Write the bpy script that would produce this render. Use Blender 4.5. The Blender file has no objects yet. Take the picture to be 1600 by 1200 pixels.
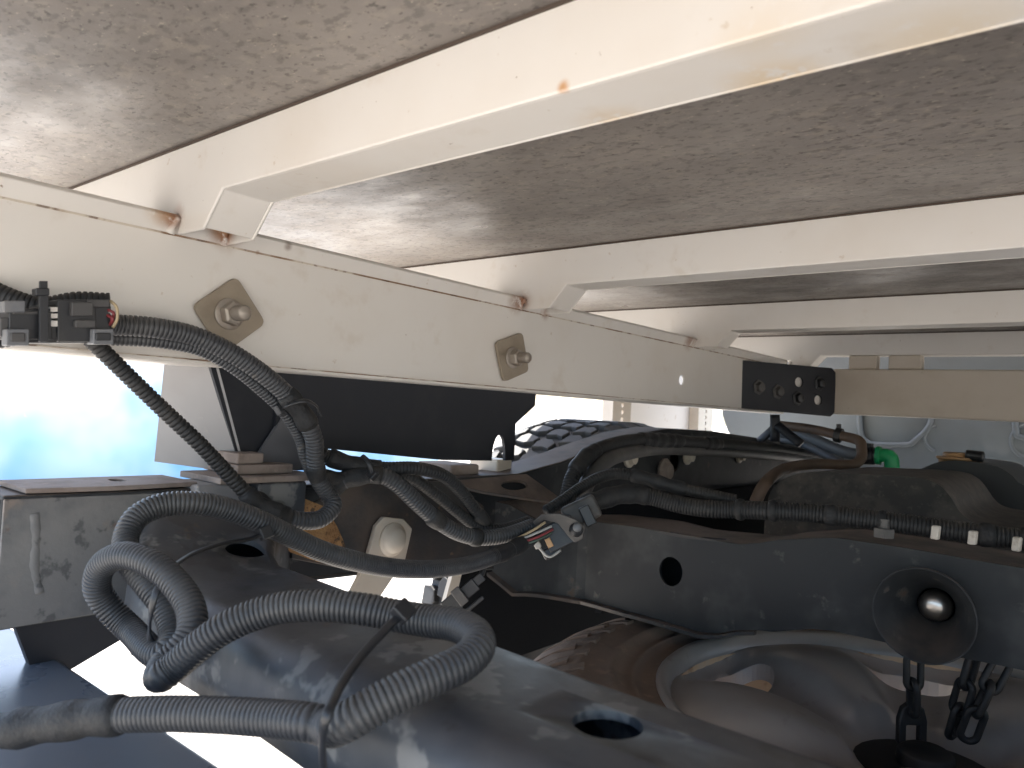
import bpy, bmesh, math, random
from mathutils import Vector, Matrix
from mathutils.geometry import tessellate_polygon

random.seed(4)
sc = bpy.context.scene
col = sc.collection
R = math.radians

# ------------------------------------------------------------------ camera
F = 1174.0                                   # focal length in pixels of the 1600 px wide photograph
M = Matrix(((0.768, 0.018, -0.640), (0.638, 0.061, 0.768), (0.053, -0.998, 0.035)))
def _orth():
    y = Vector((976, 93, F)).normalized()
    xm = Vector((-1410, -33, F)); xm = (xm - y * xm.dot(y)).normalized()
    x = -xm; z = x.cross(y)
    return Matrix((x, y, z))
M = _orth()                                  # rows: world X (truck right), Y (truck forward), Z (up) in lens axes
OFF = Vector((0, 0, 0.74))                   # lens height above the ground
cam_d = bpy.data.cameras.new('camera')
cam = bpy.data.objects.new('camera', cam_d); col.objects.link(cam)
cx, cy, cz = M.col[0], M.col[1], M.col[2]
mw = Matrix(((cx[0], -cy[0], -cz[0], OFF[0]), (cx[1], -cy[1], -cz[1], OFF[1]), (cx[2], -cy[2], -cz[2], OFF[2]), (0, 0, 0, 1)))
cam.matrix_world = mw
cam_d.sensor_width = 36.0
cam_d.lens = 36.0 * F / 1600.0
cam_d.clip_start = 0.01; cam_d.clip_end = 500
cam_d.dof.use_dof = True; cam_d.dof.focus_distance = 0.75; cam_d.dof.aperture_fstop = 14
sc.camera = cam

# ------------------------------------------------------------------ world, sun, exposure
SUN_EL, SUN_FROM = 56.0, Vector((-0.96, 0.28, 0))   # high sun on the truck's left
w = bpy.data.worlds.new('World'); sc.world = w; w.use_nodes = True
nt = w.node_tree; bg = nt.nodes['Background']
sky = nt.nodes.new('ShaderNodeTexSky'); sky.sky_type = 'NISHITA'; sky.sun_disc = False
sky.sun_elevation = R(SUN_EL); sky.sun_rotation = math.atan2(SUN_FROM.x, SUN_FROM.y)
nt.links.new(sky.outputs[0], bg.inputs[0]); bg.inputs[1].default_value = 0.14
sky.air_density = 1.0; sky.dust_density = 1.5; sky.ozone_density = 1.0
sl = bpy.data.lights.new('sun', 'SUN'); sl.energy = 4.5; sl.angle = R(0.5); sl.color = (1.0, 0.95, 0.87)
so = bpy.data.objects.new('sun', sl); col.objects.link(so)
sd = Vector((SUN_FROM.x * math.cos(R(SUN_EL)), SUN_FROM.y * math.cos(R(SUN_EL)), math.sin(R(SUN_EL))))
so.rotation_euler = sd.to_track_quat('Z', 'Y').to_euler()
so.location = (0, -3, 6)
vs = sc.view_settings
vs.view_transform = 'Standard'; vs.look = 'None'; vs.gamma = 1; vs.exposure = 2.15; vs.use_curve_mapping = False
sc.render.engine = 'CYCLES'
cy_ = sc.cycles
cy_.max_bounces = 8; cy_.diffuse_bounces = 6; cy_.glossy_bounces = 3; cy_.transmission_bounces = 0; cy_.volume_bounces = 0
cy_.caustics_reflective = False; cy_.caustics_refractive = False
cy_.use_denoising = True; cy_.sample_clamp_indirect = 8.0
try: cy_.denoiser = 'OPENIMAGEDENOISE'
except Exception: pass

# ------------------------------------------------------------------ measuring helpers (truck axes, lens at the origin)
def ray(px, py): return M @ Vector((px - 800, py - 600, F))
def atX(px, py, X): d = ray(px, py); return d * (X / d.x)
def atY(px, py, Y): d = ray(px, py); return d * (Y / d.y)
def atZ(px, py, Z): d = ray(px, py); return d * (Z / d.z)
def atD(px, py, D): return ray(px, py) * (D / F)

# ------------------------------------------------------------------ object helpers
def tag(o, label=None, cat=None, group=None, kind=None):
    if label: o['label'] = label
    if cat: o['category'] = cat
    if group: o['group'] = group
    if kind: o['kind'] = kind
    return o
def empty(name, loc, label=None, cat=None, group=None):
    e = bpy.data.objects.new(name, None); col.objects.link(e)
    e.location = Vector(loc) + OFF; e.empty_display_size = 0.02
    e['_o'] = 1; del e['_o']
    return tag(e, label, cat, group)
def base_of(o):
    p = Vector((0, 0, 0))
    while o is not None:
        p += o.location; o = o.parent
    return p
def obj(name, V, Fc, mat, parent=None, smooth=False, bevel=0, seg=2, angle=40, origin=None):
    """one mesh object from vertices in truck axes; its origin is the parent's, or the mean point"""
    V = [Vector(v) + OFF for v in V]
    if origin is None:
        o0 = Vector((0, 0, 0))
        for v in V: o0 += v
        o0 /= max(1, len(V))
    else: o0 = Vector(origin) + OFF
    me = bpy.data.meshes.new(name)
    me.from_pydata([v - o0 for v in V], [], Fc)
    bm = bmesh.new(); bm.from_mesh(me)
    bmesh.ops.recalc_face_normals(bm, faces=bm.faces)
    bm.to_mesh(me); bm.free()
    me.materials.append(mat)
    if smooth:
        for p in me.polygons: p.use_smooth = True
    o = bpy.data.objects.new(name, me); col.objects.link(o)
    if parent is not None:
        o.parent = parent; o.location = o0 - base_of(parent)
    else: o.location = o0
    if bevel:
        b = o.modifiers.new('bevel', 'BEVEL'); b.width = bevel; b.segments = seg; b.limit_method = 'ANGLE'; b.angle_limit = R(angle)
        for p in me.polygons: p.use_smooth = True
        b.harden_normals = True
    return o
def join(*parts):
    V, Fc = [], []
    for v, f in parts:
        n = len(V); V += list(v); Fc += [tuple(i + n for i in q) for q in f]
    return V, Fc
def box(x0, x1, y0, y1, z0, z1):
    V = [(x, y, z) for x in (x0, x1) for y in (y0, y1) for z in (z0, z1)]
    return V, [(0, 1, 3, 2), (4, 6, 7, 5), (0, 4, 5, 1), (2, 3, 7, 6), (0, 2, 6, 4), (1, 5, 7, 3)]
def obox(c, ax, ay, az, sx, sy, sz):
    c = Vector(c); V = []
    for i in (-.5, .5):
        for j in (-.5, .5):
            for k in (-.5, .5): V.append(c + ax * (i * sx) + ay * (j * sy) + az * (k * sz))
    return V, [(0, 1, 3, 2), (4, 6, 7, 5), (0, 4, 5, 1), (2, 3, 7, 6), (0, 2, 6, 4), (1, 5, 7, 3)]
def circle(c, r, n=20, ry=None, ph=0):
    ry = r if ry is None else ry
    return [(c[0] + r * math.cos(2 * math.pi * i / n + ph), c[1] + ry * math.sin(2 * math.pi * i / n + ph)) for i in range(n)]
def slot(c, lx, r, n=8):
    P = []
    for i in range(n + 1): a = -math.pi / 2 + math.pi * i / n; P.append((c[0] + lx + r * math.cos(a), c[1] + r * math.sin(a)))
    for i in range(n + 1): a = math.pi / 2 + math.pi * i / n; P.append((c[0] - lx + r * math.cos(a), c[1] + r * math.sin(a)))
    return P
def sheet(outer, holes, fn, th):
    """solid sheet: outline with holes in 2D, fn(u, v) -> point, th = thickness vector or function"""
    loops = [list(outer)] + [list(h) for h in holes]
    flat = [p for l in loops for p in l]
    tris = tessellate_polygon([[Vector((p[0], p[1], 0)) for p in l] for l in loops])
    n = len(flat); V = [Vector(fn(*p)) for p in flat]
    T = [Vector(th(*p)) if callable(th) else Vector(th) for p in flat]
    V2 = [a + b for a, b in zip(V, T)]
    Fc = [tuple(t) for t in tris] + [tuple(i + n for i in reversed(t)) for t in tris]
    k = 0
    for l in loops:
        m = len(l)
        for i in range(m):
            a, b = k + i, k + (i + 1) % m
            Fc.append((a, b, b + n, a + n))
        k += m
    return V + V2, Fc
def lathe(prof, c, axis, n=32, a0=0, a1=2 * math.pi):
    """prof: (radius, height along axis)"""
    axis = Vector(axis).normalized()
    u = axis.orthogonal().normalized(); v = axis.cross(u); c = Vector(c)
    full = abs(a1 - a0 - 2 * math.pi) < 1e-6
    m = n if full else n + 1
    V = []
    for (r, h) in prof:
        for i in range(m):
            a = a0 + (a1 - a0) * i / n
            V.append(c + axis * h + (u * math.cos(a) + v * math.sin(a)) * r)
    Fc = []
    for j in range(len(prof) - 1):
        for i in range(n):
            k = (i + 1) % m
            Fc.append((j * m + i, j * m + k, (j + 1) * m + k, (j + 1) * m + i))
    return V, Fc
def cap(VF, prof_n, n):
    V, Fc = VF
    Fc = Fc + [tuple(range(n)), tuple(range((prof_n - 1) * n, prof_n * n))]
    return V, Fc
def solid(prof, c, axis, n=24): return cap(lathe(prof, c, axis, n), len(prof), n)
def spline(P, step=0.004):
    """Catmull-Rom through P, resampled evenly; returns points and the control index of each"""
    P = [Vector(p) for p in P]
    E = [P[0] * 2 - P[1]] + P + [P[-1] * 2 - P[-2]]
    D, T = [], []
    for i in range(1, len(E) - 2):
        p0, p1, p2, p3 = E[i - 1], E[i], E[i + 1], E[i + 2]
        for k in range(24):
            t = k / 24
            D.append(0.5 * ((2 * p1) + (p2 - p0) * t + (2 * p0 - 5 * p1 + 4 * p2 - p3) * t * t + (3 * p1 - p0 - 3 * p2 + p3) * t ** 3))
            T.append(i - 1 + t)
    D.append(P[-1]); T.append(len(P) - 1)
    L = [0]
    for a, b in zip(D, D[1:]): L.append(L[-1] + (b - a).length)
    n = max(2, int(L[-1] / step)); out, ts = [], []
    j = 0
    for i in range(n + 1):
        s = L[-1] * i / n
        while j < len(L) - 2 and L[j + 1] < s: j += 1
        q = (s - L[j]) / max(1e-9, L[j + 1] - L[j])
        out.append(D[j].lerp(D[j + 1], q)); ts.append(T[j] + (T[j + 1] - T[j]) * q)
    return out, ts, L[-1]
def frames(pts):
    Tn = []
    for i in range(len(pts)):
        a = pts[max(0, i - 1)]; b = pts[min(len(pts) - 1, i + 1)]
        Tn.append((b - a).normalized())
    u = Tn[0].orthogonal().normalized(); Fr = []
    for t in Tn:
        u = (u - t * u.dot(t)).normalized()
        Fr.append((u, t.cross(u)))
    return Tn, Fr
def sweep(pts, rads, n=14, caps=True, flat=None, up=None):
    Tn, Fr = frames(pts); V, Fc = [], []
    for i, p in enumerate(pts):
        u, v = Fr[i]
        if up is not None:
            v = (up - Tn[i] * up.dot(Tn[i])).normalized(); u = v.cross(Tn[i])
        for k in range(n):
            a = 2 * math.pi * k / n
            if flat:  V.append(p + u * (flat[0] * math.cos(a)) + v * (flat[1] * math.sin(a)))
            else:     V.append(p + (u * math.cos(a) + v * math.sin(a)) * rads[i])
    for i in range(len(pts) - 1):
        for k in range(n):
            q = (k + 1) % n
            Fc.append((i * n + k, i * n + q, (i + 1) * n + q, (i + 1) * n + k))
    if caps: Fc += [tuple(range(n)), tuple(range((len(pts) - 1) * n, len(pts) * n))]
    return V, Fc

# ------------------------------------------------------------------ materials
def material(name, c, rough=0.5, metal=0.0, mix=(), dust=None, stains=(), bump=None, spec=0.5, stretch=(1, 1, 1), rough2=None, coat=0):
    """mix: (colour, noise scale, low, high, amount); dust: (colour, amount, scale) on upward faces; stains: (point, radius, colour, amount)"""
    m = bpy.data.materials.new(name); m.use_nodes = True
    t = m.node_tree; N, L = t.nodes, t.links
    b = N['Principled BSDF']
    geo = N.new('ShaderNodeNewGeometry')
    mp = N.new('ShaderNodeMapping'); mp.inputs['Scale'].default_value = stretch
    L.new(geo.outputs['Position'], mp.inputs['Vector'])
    rgb = N.new('ShaderNodeRGB'); rgb.outputs[0].default_value = (*c, 1)
    cur = rgb.outputs[0]; fac_last = None
    def mixc(cur, colr, fac):
        x = N.new('ShaderNodeMix'); x.data_type = 'RGBA'
        L.new(fac, x.inputs['Factor']); L.new(cur, x.inputs['A']); x.inputs['B'].default_value = (*colr, 1)
        return x.outputs['Result']
    def rng(src, lo, hi, to):
        r = N.new('ShaderNodeMapRange'); r.interpolation_type = 'SMOOTHSTEP'
        L.new(src, r.inputs['Value']); r.inputs['From Min'].default_value = lo; r.inputs['From Max'].default_value = hi
        r.inputs['To Max'].default_value = to
        return r.outputs['Result']
    def noise(scale, detail=4, rgh=0.6):
        n = N.new('ShaderNodeTexNoise'); n.inputs['Scale'].default_value = scale; n.inputs['Detail'].default_value = detail
        n.inputs['Roughness'].default_value = rgh; L.new(mp.outputs[0], n.inputs['Vector'])
        return n.outputs['Fac']
    def mul(a, bb):
        x = N.new('ShaderNodeMath'); x.operation = 'MULTIPLY'; L.new(a, x.inputs[0]); L.new(bb, x.inputs[1]); return x.outputs[0]
    for (colr, s, lo, hi, amt) in mix:
        fac_last = rng(noise(s), lo, hi, amt); cur = mixc(cur, colr, fac_last)
    if dust:
        sp = N.new('ShaderNodeSeparateXYZ'); L.new(geo.outputs['Normal'], sp.inputs[0])
        up = rng(sp.outputs['Z'], 0.25, 0.9, 1.0)
        f = mul(up, rng(noise(dust[2]), 0.25, 0.65, dust[1])); cur = mixc(cur, dust[0], f)
    for (p, rad, colr, amt) in stains:
        d = N.new('ShaderNodeVectorMath'); d.operation = 'DISTANCE'; L.new(geo.outputs['Position'], d.inputs[0])
        d.inputs[1].default_value = Vector(p) + OFF
        f = rng(d.outputs['Value'], rad * 1.5, rad * 0.15, amt)
        f = mul(f, rng(noise(120, 4), 0.28, 0.5, 1.0)); cur = mixc(cur, colr, f)
    L.new(cur, b.inputs['Base Color'])
    b.inputs['Roughness'].default_value = rough; b.inputs['Metallic'].default_value = metal
    b.inputs['Specular IOR Level'].default_value = spec
    if coat: b.inputs['Coat Weight'].default_value = coat
    if rough2 is not None:
        r = N.new('ShaderNodeMapRange'); L.new(noise(rough2[1]), r.inputs['Value'])
        r.inputs['From Min'].default_value = 0.3; r.inputs['From Max'].default_value = 0.7
        r.inputs['To Min'].default_value = rough; r.inputs['To Max'].default_value = rough2[0]
        L.new(r.outputs[0], b.inputs['Roughness'])
    if bump:
        bp = N.new('ShaderNodeBump'); bp.inputs['Strength'].default_value = bump[1]; bp.inputs['Distance'].default_value = bump[2]
        L.new(noise(bump[0], 3), bp.inputs['Height']); L.new(bp.outputs[0], b.inputs['Normal'])
    return m

Y1, Y2, Y3, Y4 = 0.2856, 0.7307, 1.2090, 1.68       # rear faces of the tray crossbeams
XR = -0.60                                           # inner face of the left runner
RUST = (0.22, 0.075, 0.018); TAN = (0.45, 0.27, 0.12)
st = []
for (px, py, rad, c_, a_) in [(262, 333, .011, RUST, .9), (270, 345, .006, RUST, .9), (248, 326, .012, TAN, .5), (808, 468, .016, RUST, .7), (814, 472, .009, RUST, .9),
                              (1077, 529, .018, RUST, .7), (350, 352, .012, RUST, .95), (355, 372, .006, RUST, .9), (334, 345, .010, TAN, .6), (352, 356, .016, RUST, .9), (345, 345, .012, TAN, .8), (853, 488, .009, RUST, .8),
                              (448, 384, .0042, (.12, .05, .02), 1), (404, 395, .0022, RUST, 1), (1116, 540, .008, RUST, .7)]:
    st.append((atX(px, py, XR + .002), rad, c_, a_))
for (px, py, rad, c_, a_) in [(880, 136, .0034, (.5, .25, .09), .9), (1180, 85, .02, (.6, .42, .2), .25), (962, 187, .018, (.6, .4, .18), .35), (1215, 128, .022, (.62, .42, .18), .5),
                              (1480, 68, .03, (.6, .43, .2), .35), (236, 229, .002, RUST, .8)]:
    st.append((atY(px, py, Y1 + (.045 if px in (962, 1215, 1480) else 0)), rad, c_, a_))
CREAM = material('cream_paint', (.685, .655, .615), .40, mix=[((.60, .54, .47), 5, .45, .8, .5), ((.55, .48, .40), 24, .58, .76, .4), ((.46, .36, .26), 75, .68, .74, .45), ((.2, .12, .07), 170, .73, .755, .8)], stains=st, bump=(900, .06, .0006), rough2=(.5, 14))
CREAM2 = material('cream_paint_aged_shaded', (.56, .50, .425), .45, mix=[((.44, .37, .29), 9, .4, .75, .6), ((.3, .2, .12), 90, .68, .76, .5)], bump=(500, .08, .0008))  # darker cream; also paints in the shade on the front tray crossmember
TANP = material('tan_plated_steel', (.30, .25, .19), .42, .25, mix=[((.20, .16, .12), 30, .4, .7, .5)], bump=(700, .05, .0005))
ZINC = material('dull_zinc', (.33, .29, .25), .45, .35, mix=[((.25, .19, .14), 60, .45, .7, .6)])
PLY = material('form_ply', (.235, .208, .186), .27, mix=[((.155, .138, .126), 3.2, .40, .62, .85), ((.27, .235, .195), 70, .52, .66, .5), ((.095, .085, .076), 120, .52, .64, .6), ((.06, .052, .046), 190, .60, .67, .8), ((.40, .35, .285), 260, .63, .70, .6)],
               stretch=(.75, 1.2, 1), bump=(110, .2, .002), rough2=(.55, 16))
BLACK = material('black_chassis_paint', (.024, .026, .029), .60, spec=.25, mix=[((.055, .057, .058), 9, .44, .62, .8), ((.11, .105, .098), 40, .60, .70, .5), ((.10, .065, .045), 40, .66, .74, .6)],
                 dust=((.135, .105, .085), .7, 14), bump=(300, .10, .001), rough2=(.65, 20))
BLACK_X = material('peeling_chassis_paint', (.034, .040, .050), .34, mix=[((.060, .067, .077), 9, .40, .64, .85), ((.20, .20, .195), 22, .545, .60, .65), ((.025, .028, .033), 26, .56, .60, .85), ((.10, .07, .05), 40, .66, .74, .6)],
                 dust=((.13, .105, .09), .25, 14), bump=(300, .10, .001), rough2=(.6, 20))
BLACK_RUST = material('black_paint_rusty', (.035, .033, .034), .6, mix=[((.085, .062, .048), 12, .45, .62, .7), ((.28, .17, .09), 38, .64, .72, .5)], dust=((.19, .145, .122), .8, 16), bump=(200, .25, .002))
MATT = material('matt_black_rubber', (.007, .008, .010), .95, spec=.1)
SATIN = material('satin_black_steel', (.007, .009, .015), .55, mix=[((.022, .023, .027), 20, .5, .75, .5)])
GREYST = material('grey_and_lit_steel', (.30, .295, .30), .5, mix=[((.22, .21, .205), 8, .45, .7, .5), ((.4, .38, .36), 60, .62, .72, .4)])
RUSTP = material('rusty_packer', (.25, .205, .18), .8, mix=[((.15, .11, .09), 40, .45, .65, .6), ((.34, .27, .23), 90, .58, .7, .6)], bump=(220, .3, .002))
DIRT = material('dried_orange_mud', (.36, .20, .085), .9, mix=[((.20, .10, .04), 60, .45, .62, .7), ((.05, .035, .025), 120, .57, .63, .85)], bump=(160, .7, .004))
COND = material('split_conduit', (.032, .034, .039), .46, mix=[((.075, .073, .071), 14, .45, .70, .6), ((.17, .145, .115), 26, .66, .72, .5)], dust=((.15, .145, .14), .4, 30))
COND_D = material('dark_conduit', (.015, .016, .018), .55, spec=.35, mix=[((.036, .034, .032), 22, .48, .72, .6)], dust=((.10, .085, .07), .35, 30))
TAPE = material('black_tape', (.018, .019, .021), .6, spec=.3, mix=[((.045, .042, .039), 35, .45, .7, .6)], bump=(260, .5, .002))
PLAST = material('black_plastic', (.018, .019, .022), .4, mix=[((.05, .047, .044), 40, .5, .7, .5)])
PGREY = material('grey_plastic', (.13, .135, .145), .45, mix=[((.2, .19, .18), 60, .5, .7, .4)])
PGREY_D = material('dusty_dark_plastic', (.060, .058, .058), .55, mix=[((.11, .10, .09), 40, .45, .7, .6)])
TIE = material('cable_tie_nylon', (.016, .017, .020), .38)
WHITEC = material('white_clip', (.45, .42, .38), .6, mix=[((.25, .2, .16), 120, .5, .65, .6)])
def plain(n, c, r=.5, m_=0): return material(n, c, r, m_)
RED = plain('red_wire', (.20, .03, .035)); YEL = plain('tan_wire', (.40, .31, .19)); WHT = plain('white_wire', (.36, .36, .345)); ORG = plain('orange_seal', (.46, .27, .13)); GRN = plain('dark_green_wire', (.04, .07, .055))
RUBBER = material('tyre_rubber', (.028, .029, .031), .7, mix=[((.06, .055, .05), 18, .45, .7, .5)], bump=(300, .1, .001))
RUBBER_D = material('dusty_tyre_rubber', (.20, .145, .112), .8, mix=[((.13, .095, .075), 14, .4, .65, .6), ((.28, .20, .15), 50, .55, .7, .5)], bump=(250, .2, .0015))
ALLOY = material('dusty_silver_rim', (.42, .40, .385), .30, .35, mix=[((.32, .27, .235), 7, .4, .7, .5), ((.2, .15, .12), 40, .6, .72, .4)], dust=((.33, .27, .23), .35, 12))
BARREL = material('rim_barrel', (.60, .42, .26), .6, .0, mix=[((.32, .15, .07), 40, .5, .68, .8), ((.5, .42, .34), 14, .5, .7, .6)])
CHAIN = material('chain_steel', (.020, .019, .020), .55, .3)
SILVER = plain('worn_bolt', (.55, .50, .45), .30, 1.0)
CABP = material('cab_silver_paint', (.19, .215, .235), .4, mix=[((.16, .17, .18), 6, .45, .7, .5)], coat=.2)
TANK = material('fuel_tank_plastic', (.036, .033, .031), .7, mix=[((.075, .064, .055), 30, .45, .62, .8), ((.10, .088, .075), 110, .56, .66, .6)], dust=((.085, .072, .062), .6, 60), bump=(120, .3, .002))
TANKB = material('dark_tank_plastic', (.016, .017, .019), .5, dust=((.05, .048, .046), .5, 30))
HOSE_B = material('brown_rubber_hose', (.12, .078, .055), .65, mix=[((.08, .055, .04), 25, .45, .7, .6)])
HOSE_G = material('grey_rubber_hose', (.11, .115, .125), .55)
GREEN = plain('green_plastic', (.02, .36, .13), .4)
CONC = material('sunlit_concrete', (.53, .49, .435), .9, mix=[((.43, .395, .35), 2.2, .4, .7, .7), ((.25, .24, .23), 30, .62, .72, .6)], bump=(60, .4, .01))
BLUEW = material('blue_wall_glare_paint', (.30, .56, .78), .5, mix=[((.70, .80, .84), .55, .40, .58, .95), ((.85, .85, .85), 7, .70, .76, .9)])  # whitish mix paints sun glare into the blue
PANELW = material('white_panel_paint', (.80, .76, .72), .5, mix=[((.55, .46, .38), 40, .66, .72, .6)])

# ------------------------------------------------------------------ ground and background
g = obj('ground', [(-80, -80, -.74), (80, -80, -.74), (80, 120, -.74), (-80, 120, -.74)], [(0, 1, 2, 3)], CONC, origin=(0, 0, -.74))
tag(g, 'pale sunlit concrete ground under and beyond the truck', 'ground', kind='structure')
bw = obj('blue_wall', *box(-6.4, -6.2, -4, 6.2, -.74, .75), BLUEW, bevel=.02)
tag(bw, 'pale blue sunlit wall out in the yard behind the chassis, glare painted in as whitish patches', 'wall')

# ------------------------------------------------------------------ the flat tray
tray = empty('flat_tray', (0, .7, 0.2), 'cream painted steel underside of a flat tray with dark plywood floor', 'truck tray')
obj('floor_sheet', *box(-1.02, .95, -.24, 1.86, .2005, .222), PLY, tray)
def runner(sx):
    # folded section, drawn in X (away from the truck's middle) and Z
    P = [(.6, .0255), (.6, .127), (.6045, .1335), (.618, .1457), (.652, .1457), (.652, .1427), (.6205, .1427), (.603, .1265), (.603, .0285), (.655, .0285), (.655, .0255)]
    return sheet([(a, b) for a, b in P], [], lambda a, b: (sx * a, -.22, b), (0, 1.88, 0))
# left runner web with its drilled hole: the web is a sheet of its own within the folded section
def runner_left():
    hc = atX(1065, 594, XR)
    web = sheet([(-.22, .0265), (1.66, .0265), (1.66, .127), (-.22, .127)], [circle((hc.y, hc.z), .0085, 16, .0085)], lambda y, z: (-.6, y, z), (-.003, 0, 0))
    top = sheet([(.6, .127), (.5945, .1402), (.598, .1440), (.652, .1440), (.652, .1410), (.6005, .1410), (.5985, .1392), (.603, .1275)], [], lambda a, b: (-a, -.22, b), (0, 1.88, 0))
    bot = sheet([(.599, .0285), (.599, .0258), (.6015, .0240), (.655, .0240), (.655, .0270), (.6025, .0270)], [], lambda a, b: (-a, -.22, b), (0, 1.88, 0))
    return join(web, top, bot)
rn = obj('runner', *runner_left(), CREAM, tray, bevel=.0012)
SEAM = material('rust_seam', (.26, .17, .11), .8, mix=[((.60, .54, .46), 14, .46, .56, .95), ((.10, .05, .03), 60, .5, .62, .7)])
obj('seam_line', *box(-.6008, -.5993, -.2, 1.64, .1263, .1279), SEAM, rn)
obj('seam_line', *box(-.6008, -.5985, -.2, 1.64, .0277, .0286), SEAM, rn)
obj('runner', *runner(1), CREAM, tray)
obj('added_headboard', *box(-.98, .95, 1.865, 1.90, .21, .95), CREAM2, tray, bevel=.004)  # unseen board, added to keep sun off the cab back
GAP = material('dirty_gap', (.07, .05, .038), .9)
def crossbeam(y, wd=.045, xl=-1.0):
    t = .003
    P = [(xl, .2), (xl, .158), (-.655, .1446), (-.598, .1444), (-.5937, .1402), (-.5985, .1275), (-.557, .1275), (-.532, .155), (.90, .155), (.90, .2)]
    a = sheet(P, [], lambda x, z: (x, y, z), (0, t, 0))
    b = sheet(P, [], lambda x, z: (x, y + wd - t, z), (0, t, 0))
    Q = [(-.5575, .1282), (-.5325, .1553), (.90, .1553), (.90, .1583), (-.5335, .1583), (-.5595, .1305)]
    c = sheet(Q, [], lambda x, z: (x, y + t * .7, z), (0, wd - 1.4 * t, 0))
    return join(a, b, c)
for y in (-.17, Y1, Y2, Y3, Y4):
    cb = obj('crossbeam', *crossbeam(y), CREAM, tray, bevel=.0016, seg=3)
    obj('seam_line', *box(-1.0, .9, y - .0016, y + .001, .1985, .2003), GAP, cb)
    if y > 0:
        for yy, sg in ((y - .001, -1), (y + .038, 1)):
            pts, ts, L = spline([(-.5955, yy, .1405), (-.5975, yy + sg * .003, .134), (-.600, yy + sg * .004, .128)], .002)
            V, Fc = sweep(pts, [.0035 + random.uniform(-.0007, .0007) for _ in pts], 8)
            obj('weld_bead', V, Fc, CREAM, cb, smooth=True)
# square washers with nut and bolt on the runner
def washer(cor, c, th):
    cc = sum(cor, Vector()) / 4
    pts = []
    for i in range(4):
        a, b, d = cor[i - 1], cor[i], cor[(i + 1) % 4]
        for k in range(5):
            q = k / 4; r_ = .14
            p0 = b.lerp(a, r_); p1 = b.lerp(d, r_)
            pts.append(p0.lerp(b, q).lerp(b.lerp(p1, q), q))
    wv = sheet([(p.y, p.z) for p in pts], [], lambda y, z: (XR + .001, y, z), (th, 0, 0))
    wo = obj('square_washer', *wv, TANP, tray, bevel=.001)
    x0 = XR + th
    obj('flat_washer', *solid([(.0125, 0), (.0135, .001), (.0135, .002), (.0115, .003)], (x0 + .0005, c.y, c.z), (1, 0, 0), 24), ZINC, wo, smooth=False, bevel=.0005)
    obj('hex_nut', *solid([(.0088, 0), (.0105, .001), (.0105, .009), (.0085, .0105)], (x0 + .003, c.y, c.z), (1, 0, 0), 6), ZINC, wo)
    th_ = []
    for k in range(9): th_ += [(.0058, .0105 + k * .0014), (.0066, .0112 + k * .0014)]
    obj('bolt_end', *solid(th_ + [(.0050, .0245)], (x0 + .003, c.y, c.z), (1, 0, 0), 18), ZINC, wo, smooth=True)
washer([atX(297, 478, XR), atX(365, 432, XR), atX(411, 505, XR), atX(345, 553, XR)], atX(353, 491, XR), .004)
washer([atX(770, 535, XR), atX(812, 519, XR), atX(822, 580, XR), atX(783, 597, XR)], atX(796, 559, XR), .004)
# front crossmember, spacers, angled black bracket
obj('tray_crossmember', *box(-.505, .9, Y4, Y4 + .045, .029, .126), CREAM2, tray, bevel=.004, seg=3)
for a, b in ((1326, 1370), (1388, 1440)):
    p, q = atY(a, 575, Y4 + .01), atY(b, 575, Y4 + .01)
    obj('spacer_block', *box(p.x, q.x, Y4 + .008, Y4 + .035, .1262, .1553), CREAM2, tray, bevel=.003)
PA, PB = Vector((-.597, 1.43, 0)), Vector((-.500, 1.676, 0))
du = (PB - PA); dl = du.length; du = du / dl; dn = Vector((du.y, -du.x, 0))
def on_plate(px, py):
    d = ray(px, py); k = (PA.dot(dn)) / d.dot(dn); p = d * k
    return ((p - PA).dot(du), p.z)
c4 = [on_plate(1160, 638), on_plate(1298, 651), on_plate(1306, 643), on_plate(1306, 582), on_plate(1300, 575), on_plate(1161, 563)]
hs = [on_plate(1249, 597), on_plate(1279, 625)]
pl = obj('corner_bracket', *sheet(c4, [slot(h, .002, .0100) for h in hs], lambda u, z: PA + du * u + Vector((0, 0, z)), -dn * .004), SATIN, tray, bevel=.001)
obj('backing_plate', *sheet([on_plate(1200, 585), on_plate(1300, 585), on_plate(1300, 642), on_plate(1200, 640)], [], lambda u, z: PA + du * u + Vector((0, 0, z)) - dn * .0065, -dn * .003), CREAM, pl)
for (px, py) in ((1280, 599), (1246, 622), (1185, 605), (1215, 612)):
    u, z = on_plate(px, py); c = PA + du * u + Vector((0, 0, z))
    obj('bolt_head', *solid([(.016, 0), (.016, .002), (.011, .003), (.010, .010), (.008, .011)], c, dn, 6), PGREY_D if px < 1230 else PLAST, pl, bevel=.0008)

# ------------------------------------------------------------------ tray mount: tall folded bracket on packers
mnt = empty('tray_mount', (-.63, .5, -.07), 'tall black folded tray mounting bracket with rear flange painted pale where lit, standing on packers', 'bracket')
XM = -.625
o1 = [(p.y, p.z) for p in (atX(325, 560, XM), atX(838, 612, XM), atX(836, 634, XM), atX(806, 662, XM), atX(803, 719, XM), atX(690, 719, XM), atX(500, 700, XM), atX(470, 722, XM), atX(378, 738, XM))]
ac = atX(779, 716, XM); arch = [(ac.y + .013 * math.cos(a), ac.z + .030 * math.sin(a)) for a in [math.pi * i / 10 for i in range(11)]]
# cut the arch into the lower edge between the two last straight points
o1 = o1[:5] + [(arch[0][0], o1[4][1])] + arch[1:-1] + [(arch[-1][0], o1[4][1])] + o1[5:]
obj('side_plate', *sheet(o1, [], lambda y, z: (XM, y, z), (-.004, 0, 0)), SATIN, mnt)
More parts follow.
